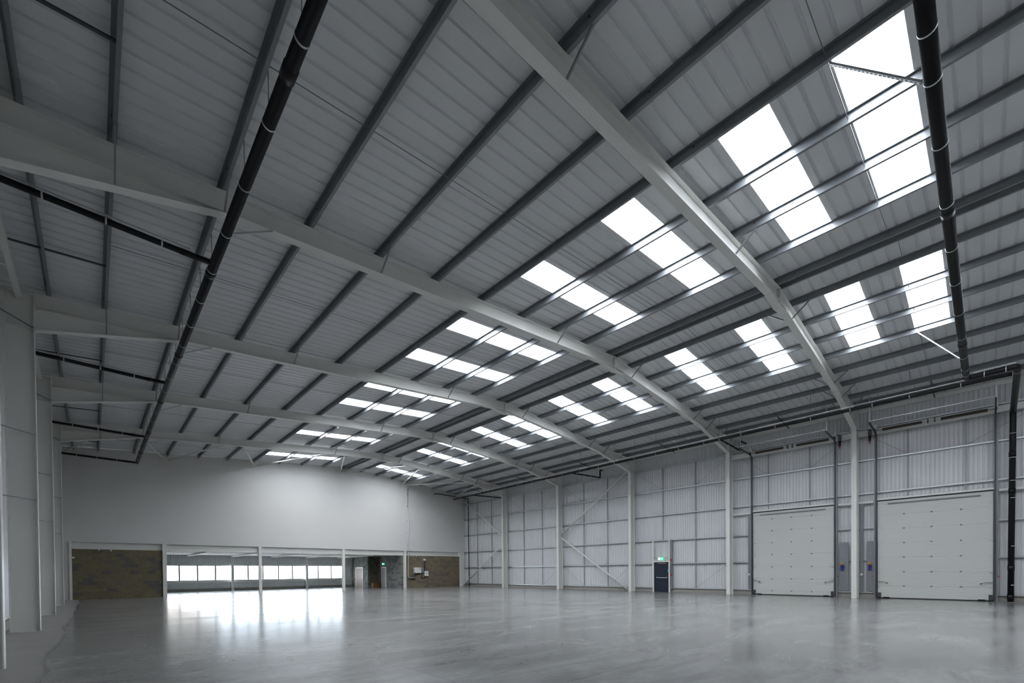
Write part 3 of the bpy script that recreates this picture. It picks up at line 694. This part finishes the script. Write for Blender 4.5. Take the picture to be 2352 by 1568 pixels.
# ------------------------------------------------------------------ tall sectional doors
def dock(n,y0,y1,lab,bay):
    t=thing('door_%d'%n,(29.4,(y0+y1)/2,0),lab,None,kind='structure')
    seams=[.05,.26,.96,1.67,2.39,3.10,3.81,4.52,4.95] if n==2 else [.05,.64,1.35,2.08,2.80,3.52,4.23,4.95]
    X=29.38
    dots=[(y0+y1)/2+d for d in (1.0,0,-1.0)]
    for i,(a,c) in enumerate(zip(seams,seams[1:])):
        b=MB(); b.box(X,X+.045,y0+.03,y1-.03,a+.002,c-.003); s=b.build('door_section',M['dock'],t)
        if i>0:
            for yy in dots:
                b=MB(); b.box(X-.012,X,yy-.038,yy+.038,a-.03,a+.032); b.build('hinge',M['grey'],s)
            for yy in (y0+.03,y1-.13):
                b=MB(); b.box(X-.03,X,yy,yy+.10,a-.05,a+.05); b.build('roller_bracket',M['galv_light'],s)
    b=MB(); b.box(X-.01,X+.05,y0,y1,.0,.05); b.build('bottom_seal',M['rubber'],t)
    b=MB(); b.box(X-.02,X+.06,y0-.02,y1+.02,4.952,5.01); b.build('top_seal',M['rubber'],t)
    b=MB(); b.box(X+.0,X+.10,y0-.02,y1+.02,5.012,5.10); b.build('head_trim',M['steel'],t)
    b=MB(); b.bar((X-.03,y0+.42,4.80),(X-.03,y1-.42,4.80),.04,.05); b.build('stiffening_strut',M['grey'],t)
    for sgn,yy in ((-1,y0),(1,y1)):
        # vertical track, bend and horizontal run
        tr=bend([(X-.06,yy+sgn*.03,.02),(X-.06,yy+sgn*.03,8.45),(27.28,yy+sgn*.03,8.52)],.30,6)
        b=MB(); 
        rings=[]
        for i,p in enumerate(tr):
            d=(tr[min(i+1,len(tr)-1)]-tr[max(i-1,0)]).normalized(); nrm=Vector((0,1,0)).cross(d).normalized(); 
            rings.append([p+Vector((0,s*.03,0))+nrm*u*.03 for s,u in ((-1,-1),(1,-1),(1,1),(-1,1))])
        b.loft(rings); b.build('track',M['dark'],t)
        b=MB(); b.box(X-.03,X+.05,yy+(0 if sgn>0 else -.12),yy+(.12 if sgn>0 else 0),0,8.62); b.build('side_frame',M['galv'],t)
        # bottom bracket, slide bolt, lever
        ya=yy-sgn*.16
        b=MB(); b.box(X-.05,X-.0,min(ya,ya+sgn*.12),max(ya,ya+sgn*.12),.06,.30); b.build('bottom_bracket',M['dark'],t)
        yc=yy-sgn*.38; b=MB(); b.box(X-.12,X-.05,yc-.12,yc+.12,.055,.085); b.build('foot_step',M['rubber'],t)
        b=MB(); b.tube(bend([(X-.05,yy-sgn*.02,.86),(X-.08,yy-sgn*.26,.86),(X-.10,yy-sgn*.40,.79)],.1),.013,8); o=b.build('slide_bolt',M['grey'],t)
        b=MB(); b.box(X-.13,X-.08,yy-sgn*.40-.03,yy-sgn*.40+.03,.765,.81); b.build('knob',M['rubber'],o)
        # hangers from purlin
        b=MB(); b.bar((27.5,yy+sgn*.03,8.55),(27.5,yy+sgn*.03,zr(27.5)),.035,.035); b.build('hanger',M['galv_light'],t)
        b=MB(); b.bar((27.5,yy+sgn*.03,8.95),(28.3,yy+sgn*.03,zr(28.3)),.03,.02); b.build('hanger_stay',M['galv_light'],t)
    b=MB(); b.bar((27.30,y0,8.60),(27.30,y1,8.60),.035,.035); b.build('cross_tie',M['galv_light'],t)
    b=MB(); b.tube([(29.10,y0-.1,8.52),(29.10,y1+.1,8.52)],.014,8); b.build('spring_shaft',M['chrome'],t)
    L=y1-y0
    for a,c in ((.06,.42),(.58,.95)):
        pa,pc=y1-a*L,y1-c*L; n_=46; rings=[]
        b=MB(); pts=[]
        R0=.062
        for i in range(n_*2+1):
            yv=pa+(pc-pa)*i/(n_*2); r=R0+(.008 if i%2 else -.004)
            rings.append([(29.10+r*math.cos(2*math.pi*q/14),yv,8.52+r*math.sin(2*math.pi*q/14)) for q in range(14)])
        b.loft(rings,True,True); b.build('torsion_spring',M['spring'],t)
    for f in (.47,.53):
        yv=y1-f*L; b=MB(); b.box(29.06,29.25,yv-.02,yv+.02,8.44,8.62); b.build('shaft_bracket',M['dark'],t)
    for yy,nm in ((y0-.05,0),(y1+.05,1)):
        b=MB(); b.tube([(29.10,yy-.03,8.52),(29.10,yy+.03,8.52)],.10,16); b.build('cable_drum',M['dark'],t)
        b=MB(); b.box(29.22,29.34,yy-.06,yy+.06,8.60,8.86); b.build('bearing_post',M['steel'],t)
    return t
d2=dock(2,5.68,9.80,'smaller looking white sectional door left of the nearest right column','a')
d3=dock(3,-.20,3.88,'large white sectional door at the right edge of the photo','b')
for y0,y1,nm in ((YF[1]+.13,YF[2]-.13,'over the farther tall door'),(-2.2,YF[1]-.13,'over the nearer tall door')):
    b=MB(); b.box(29.25,29.42,y0,y1,8.38,8.66); tag(b.build('header_beam',M['steel']),'white steel beam carrying the door springs, %s'%nm,'beam','white beams over the tall doors')
for y0,y1,nm in ((9.94,YF[2]-.12,'left of the farther tall door'),(YF[1]+.13,5.53,'right of the farther tall door'),(4.04,YF[1]-.13,'left of the nearer tall door'),(-2.2,-.36,'right of the nearer tall door')):
    b=MB(); b.box(29.40,29.48,y0,y1,4.92,5.02); tag(b.build('trimmer_rail',M['steel']),'short white trimmer rail at door head height, %s'%nm,'rail','white trimmer rails beside tall doors')
# door operator gear
def operator(yy,lab,s):
    t=thing('door_operator',(29.1,yy,8.4),lab,'motor')
    b=MB(); b.box(29.0,29.22,yy-.06,yy+.06,8.30,8.62); b.build('gearbox',M['dark'],t)
    b=MB(); b.tube([(29.1,yy,8.05),(29.1,yy,8.30)],.055,12); b.build('motor_body',M['black'],t)
    b=MB(); b.tube([(29.1,yy,7.92),(29.1,yy,8.04)],.028,10); b.build('release_grip',M['red'],t)
operator(5.40,'black door operator with red grip above the farther tall door',1)
operator(4.14,'black door operator with red grip above the nearer tall door',1)
# control boxes on perforated board
def control(y,lab,s):
    t=thing('control_station',(29.45,y,0),lab,'controls','blue door control stations')
    b=MB(); b.box(29.47,29.488,y-.20,y+.20,.35,2.95); b.build('mounting_board',M['galv'],t)
    b=MB(); b.box(29.38,29.47,y+.0,y+.15,1.46,1.72); o=b.build('control_box',M['blue'],t)
    b=MB(); b.tube([(29.36,y+.06,1.64),(29.38,y+.06,1.64)],.04,14); b.build('rotary_switch',M['rubber'],o)
    b=MB(); b.box(29.40,29.47,y+.04,y+.14,1.735,1.84); o=b.build('isolator',M['yellow'],t)
    b=MB(); b.tube([(29.38,y+.09,1.79),(29.40,y+.09,1.79)],.032,12); b.build('isolator_knob',M['red'],o)
    b=MB(); b.tube(bend([(29.42,y+.12,1.46),(29.42,y+.12,1.40),(29.42,y+.03,1.40),(29.42,y+.03,1.46)],.04),.008,6); b.build('cable',M['grey'],t)
control(5.28,'blue control box with yellow isolator left of the nearest right column',1)
control(4.10,'blue control box with yellow isolator right of the nearest right column',1)
for yy,nm in ((10.02,'left of the farther tall door'),(4.52,'right of the nearest right column')):
    t=thing('cable_tray',(29.45,yy,0),'tall grey perforated cable tray, %s'%nm,'cable tray','perforated cable trays by the tall doors')
    b=MB(); b.loft([[(29.46,yy-.07,z),(29.46,yy-.06,z),(29.478,yy-.06,z),(29.478,yy+.06,z),(29.46,yy+.06,z),(29.46,yy+.07,z),(29.485,yy+.07,z),(29.485,yy-.07,z)] for z in (.3,4.9)]); b.build('tray',M['galv'],t)
    b=MB(); b.box(29.41,29.46,yy-.05,yy+.05,1.16,1.28); b.build('socket',M['white'],t)
for yy,nm in ((5.535,'right of the farther tall door'),(4.02,'left of the nearer tall door'),(-.34,'right of the nearer tall door')):
    b=MB(); b.box(29.38,29.40,yy-.02,yy+.02,1.08,1.16); tag(b.build('push_button',M['red']),'small red button on the door frame, %s'%nm,'button','red buttons on the tall door frames')

# ------------------------------------------------------------------ personnel exit door
t=thing('door_1',(29.45,15.83,0),'dark navy exit door with steel push bar in the right wall',None,kind='structure')
for y0,y1 in ((15.17,15.27),(16.40,16.50)):
    b=MB(); b.box(29.36,29.50,y0,y1,0,3.62); b.build('frame_post',M['steel'],t)
b=MB(); b.box(29.36,29.50,15.27,16.40,2.10,2.20); b.build('frame_head',M['steel'],t)
b=MB(); b.box(29.44,29.485,15.27,16.40,.01,2.10); lf=b.build('leaf',M['navy'],t)
b=MB(); b.tube(bend([(29.44,16.14,1.06),(29.34,16.14,1.04),(29.34,16.14,1.0),(29.34,15.36,1.0),(29.34,15.36,1.04),(29.44,15.36,1.06)],.05,4),.022,10); b.build('push_bar',M['chrome'],lf)
b=MB(); b.box(29.38,29.44,15.45,16.10,1.99,2.035); b.build('door_closer',M['chrome'],lf)
for z in (1.44,1.55):
    b=MB(); b.tube([(29.432,15.34,z),(29.44,15.34,z)],.045,16); b.build('round_sticker',M['signblue'],lf)
t=thing('exit_sign',(29.36,15.84,2.24),'green running man exit sign above the dark navy door','sign')
b=MB(); b.box(29.34,29.37,15.63,16.05,2.24,2.44); b.build('sign_box',M['exitgreen'],t)
b=MB(); b.box(29.336,29.34,15.86,16.03,2.255,2.425); wp=b.build('door_symbol',M['exitwhite'],t)
# running figure (green on white): head, trunk and limbs drawn as one strip plus head
b=MB(); b.box(29.333,29.336,15.955,15.975,2.385,2.405)
b.build('figure_head',M['exitgreen'],wp)
b=MB(); b.add([(29.334,y,z) for y,z in ((15.97,2.375),(15.935,2.375),(15.915,2.335),(15.925,2.33),(15.945,2.36),(15.95,2.33),(15.925,2.305),(15.93,2.265),(15.942,2.265),(15.942,2.30),(15.965,2.32),(15.985,2.285),(16.015,2.285),(16.015,2.298),(15.992,2.298),(15.98,2.345))],[tuple(range(16))]); b.build('figure_body',M['exitgreen'],wp)
b=MB(); b.add([(x,y,z) for x in (29.333,29.34) for y,z in ((15.735,2.42),(15.80,2.35),(15.76,2.35),(15.76,2.265),(15.71,2.265),(15.71,2.35),(15.67,2.35))],[tuple(range(7)),tuple(range(7,14))]+[(i,(i+1)%7,7+(i+1)%7,7+i) for i in range(7)]); b.build('arrow',M['exitwhite'],t)
b=MB(); b.bar((29.39,15.17,2.40),(29.39,16.52,2.40),.03,.03); tag(b.build('sign_rail',M['grey']),'thin grey rail behind the green exit sign','rail')
t=thing('cable_trunking',(29.44,15.08,0),'grey vertical trunking with red call points beside the dark navy door','trunking')
b=MB(); b.box(29.43,29.488,15.03,15.16,.20,3.66); b.build('trunking_box',M['galv'],t)
b=MB(); b.tube([(29.40,15.10,1.15),(29.40,15.10,3.64)],.018,8); b.build('conduit',M['galv_light'],t)
for z in (1.14,2.20):
    b=MB(); b.box(29.37,29.425,15.05,15.15,z,z+.10); b.build('call_point',M['red'],t)

# ------------------------------------------------------------------ inverter and electrics on brown blockwork
YI=YE+.06
t=thing('wall_inverter',(23.8,YI,1.46),'white and grey electrical inverter on the brown blockwork','inverter')
b=MB(); b.box(23.28,24.02,YI-.20,YI,1.47,2.0); o=b.build('white_housing',M['white'],t)
b=MB(); b.box(23.82,23.93,YI-.212,YI-.20,1.82,1.88); b.build('display',M['rubber'],o)
b=MB(); b.box(24.02,24.36,YI-.18,YI,1.49,1.98); b.build('grey_housing',M['grey'],t)
b=MB(); b.box(23.30,24.36,YI-.15,YI-.02,1.43,1.468); b.build('cable_gland_strip',M['dark'],t)
t=thing('isolator_box',(24.68,YI,1.16),'small grey isolator box right of the white inverter','isolator')
b=MB(); b.box(24.47,24.88,YI-.16,YI,1.16,1.65); b.build('enclosure',M['white'],t)
b=MB(); b.box(24.65,24.72,YI-.20,YI-.16,1.36,1.44); b.build('rotary_handle',M['rubber'],t)
b=MB(); b.tube(bend([(24.12,YI-.07,1.43),(24.12,YI-.07,1.02),(24.25,YI-.07,.92),(24.40,YI-.07,.92),(24.52,YI-.07,1.02),(24.52,YI-.07,1.16)],.1),.03,10); tag(b.build('looped_cable',M['black']),'black looped cable between inverter and isolator','cable')
b=MB(); b.tube([(24.48,YI-.05,2.70),(24.48,YI-.05,1.65)],.035,10); tag(b.build('riser_cable',M['black']),'black vertical cable above the isolator box','cable')
b=MB(); b.box(24.40,24.60,YI-.12,YI-.0,2.70,2.88); tag(b.build('cable_outlet',M['white']),'white outlet at the top of the black vertical cable','outlet')
t=thing('wall_conduit',(22.62,YE-.03,1.1),'long grey conduit running down the far wall to the inverter','conduit')
b=MB(); b.tube(bend([(22.66,YE-.05,9.75),(22.63,YE-.05,3.45),(22.63,YE-.10,3.30),(22.60,YE-.02,1.15),(22.75,YE-.02,1.02),(23.42,YE-.02,1.02)],.18),.045,10); b.build('conduit_run',M['galv_light'],t)
for z in (9.2,8,6.6,5.4,4.2):
    b=MB(); b.box(22.57,22.60,YE-.06,YE-.0,z-.03,z+.03); b.build('saddle',M['dark'],t)
t=thing('cable_tray',(23.05,YI,.9),'short grey horizontal cable tray below the white inverter','cable tray')
for z in (1.16,.90,.82):
    b=MB(); b.bar((22.78,YI-.06,z),(23.40,YI-.06,z),.05,.03); b.build('tray_rail',M['dark'],t)
b=MB(); b.tube(bend([(23.36,YI-.06,1.16),(23.40,YI-.06,1.28),(23.85,YI-.06,1.34),(23.90,YI-.06,1.43)],.1),.03,8); tag(b.build('feed_cable',M['black']),'short black cable from the tray up to the inverter','cable')

# ------------------------------------------------------------------ daylight
w=bpy.data.worlds.new('overcast_sky'); sc.world=w; w.use_nodes=True; N=w.node_tree.nodes; L=w.node_tree.links
bg=N['Background']; bg.inputs[1].default_value=1.0
g=N.new('ShaderNodeTexCoord'); s=N.new('ShaderNodeSeparateXYZ'); L.new(g.outputs['Generated'],s.inputs[0])
r=N.new('ShaderNodeValToRGB'); r.color_ramp.elements[0].position=0; r.color_ramp.elements[0].color=(.88,.95,1.06,1); r.color_ramp.elements[1].position=1; r.color_ramp.elements[1].color=(1.0,1.0,1.0,1)
L.new(s.outputs['Z'],r.inputs[0]); L.new(r.outputs[0],bg.inputs[0])

# ------------------------------------------------------------------ camera
f,px,py=1025.48,1176.0,1323.52
yaw,pit,rol=math.radians(43.2033),math.radians(-.6607),math.radians(.509)
cy,sy,cp,sp,cr,sr=math.cos(yaw),math.sin(yaw),math.cos(pit),math.sin(pit),math.cos(rol),math.sin(rol)
F=Vector((sy*cp,cy*cp,sp)); U0=Vector((-sy*sp,-cy*sp,cp)); R0=Vector((cy,-sy,0))
R=R0*cr-U0*sr; U=R0*sr+U0*cr
cam=bpy.data.cameras.new('camera'); co=bpy.data.objects.new('camera',cam); C.objects.link(co)
mw=Matrix((R,U,-F)).transposed().to_4x4(); mw.translation=Vector((0,0,1.5442)); co.matrix_world=mw
cam.sensor_width=36; cam.sensor_fit='HORIZONTAL'; cam.lens=f/2352*36; cam.shift_x=(1176-px)/2352; cam.shift_y=(py-784)/2352
cam.clip_start=.05; cam.clip_end=500
sc.camera=co
sc.view_settings.view_transform='Standard'; sc.view_settings.look='None'; sc.view_settings.gamma=1; sc.view_settings.use_curve_mapping=False
sc.view_settings.exposure=4.2
cy_=sc.cycles
cy_.max_bounces=8; cy_.diffuse_bounces=6; cy_.glossy_bounces=3; cy_.transmission_bounces=4; cy_.transparent_max_bounces=8
cy_.caustics_reflective=False; cy_.caustics_refractive=False; cy_.sample_clamp_indirect=4.0
cy_.use_adaptive_sampling=True; cy_.adaptive_threshold=.03
cy_.use_denoising=True
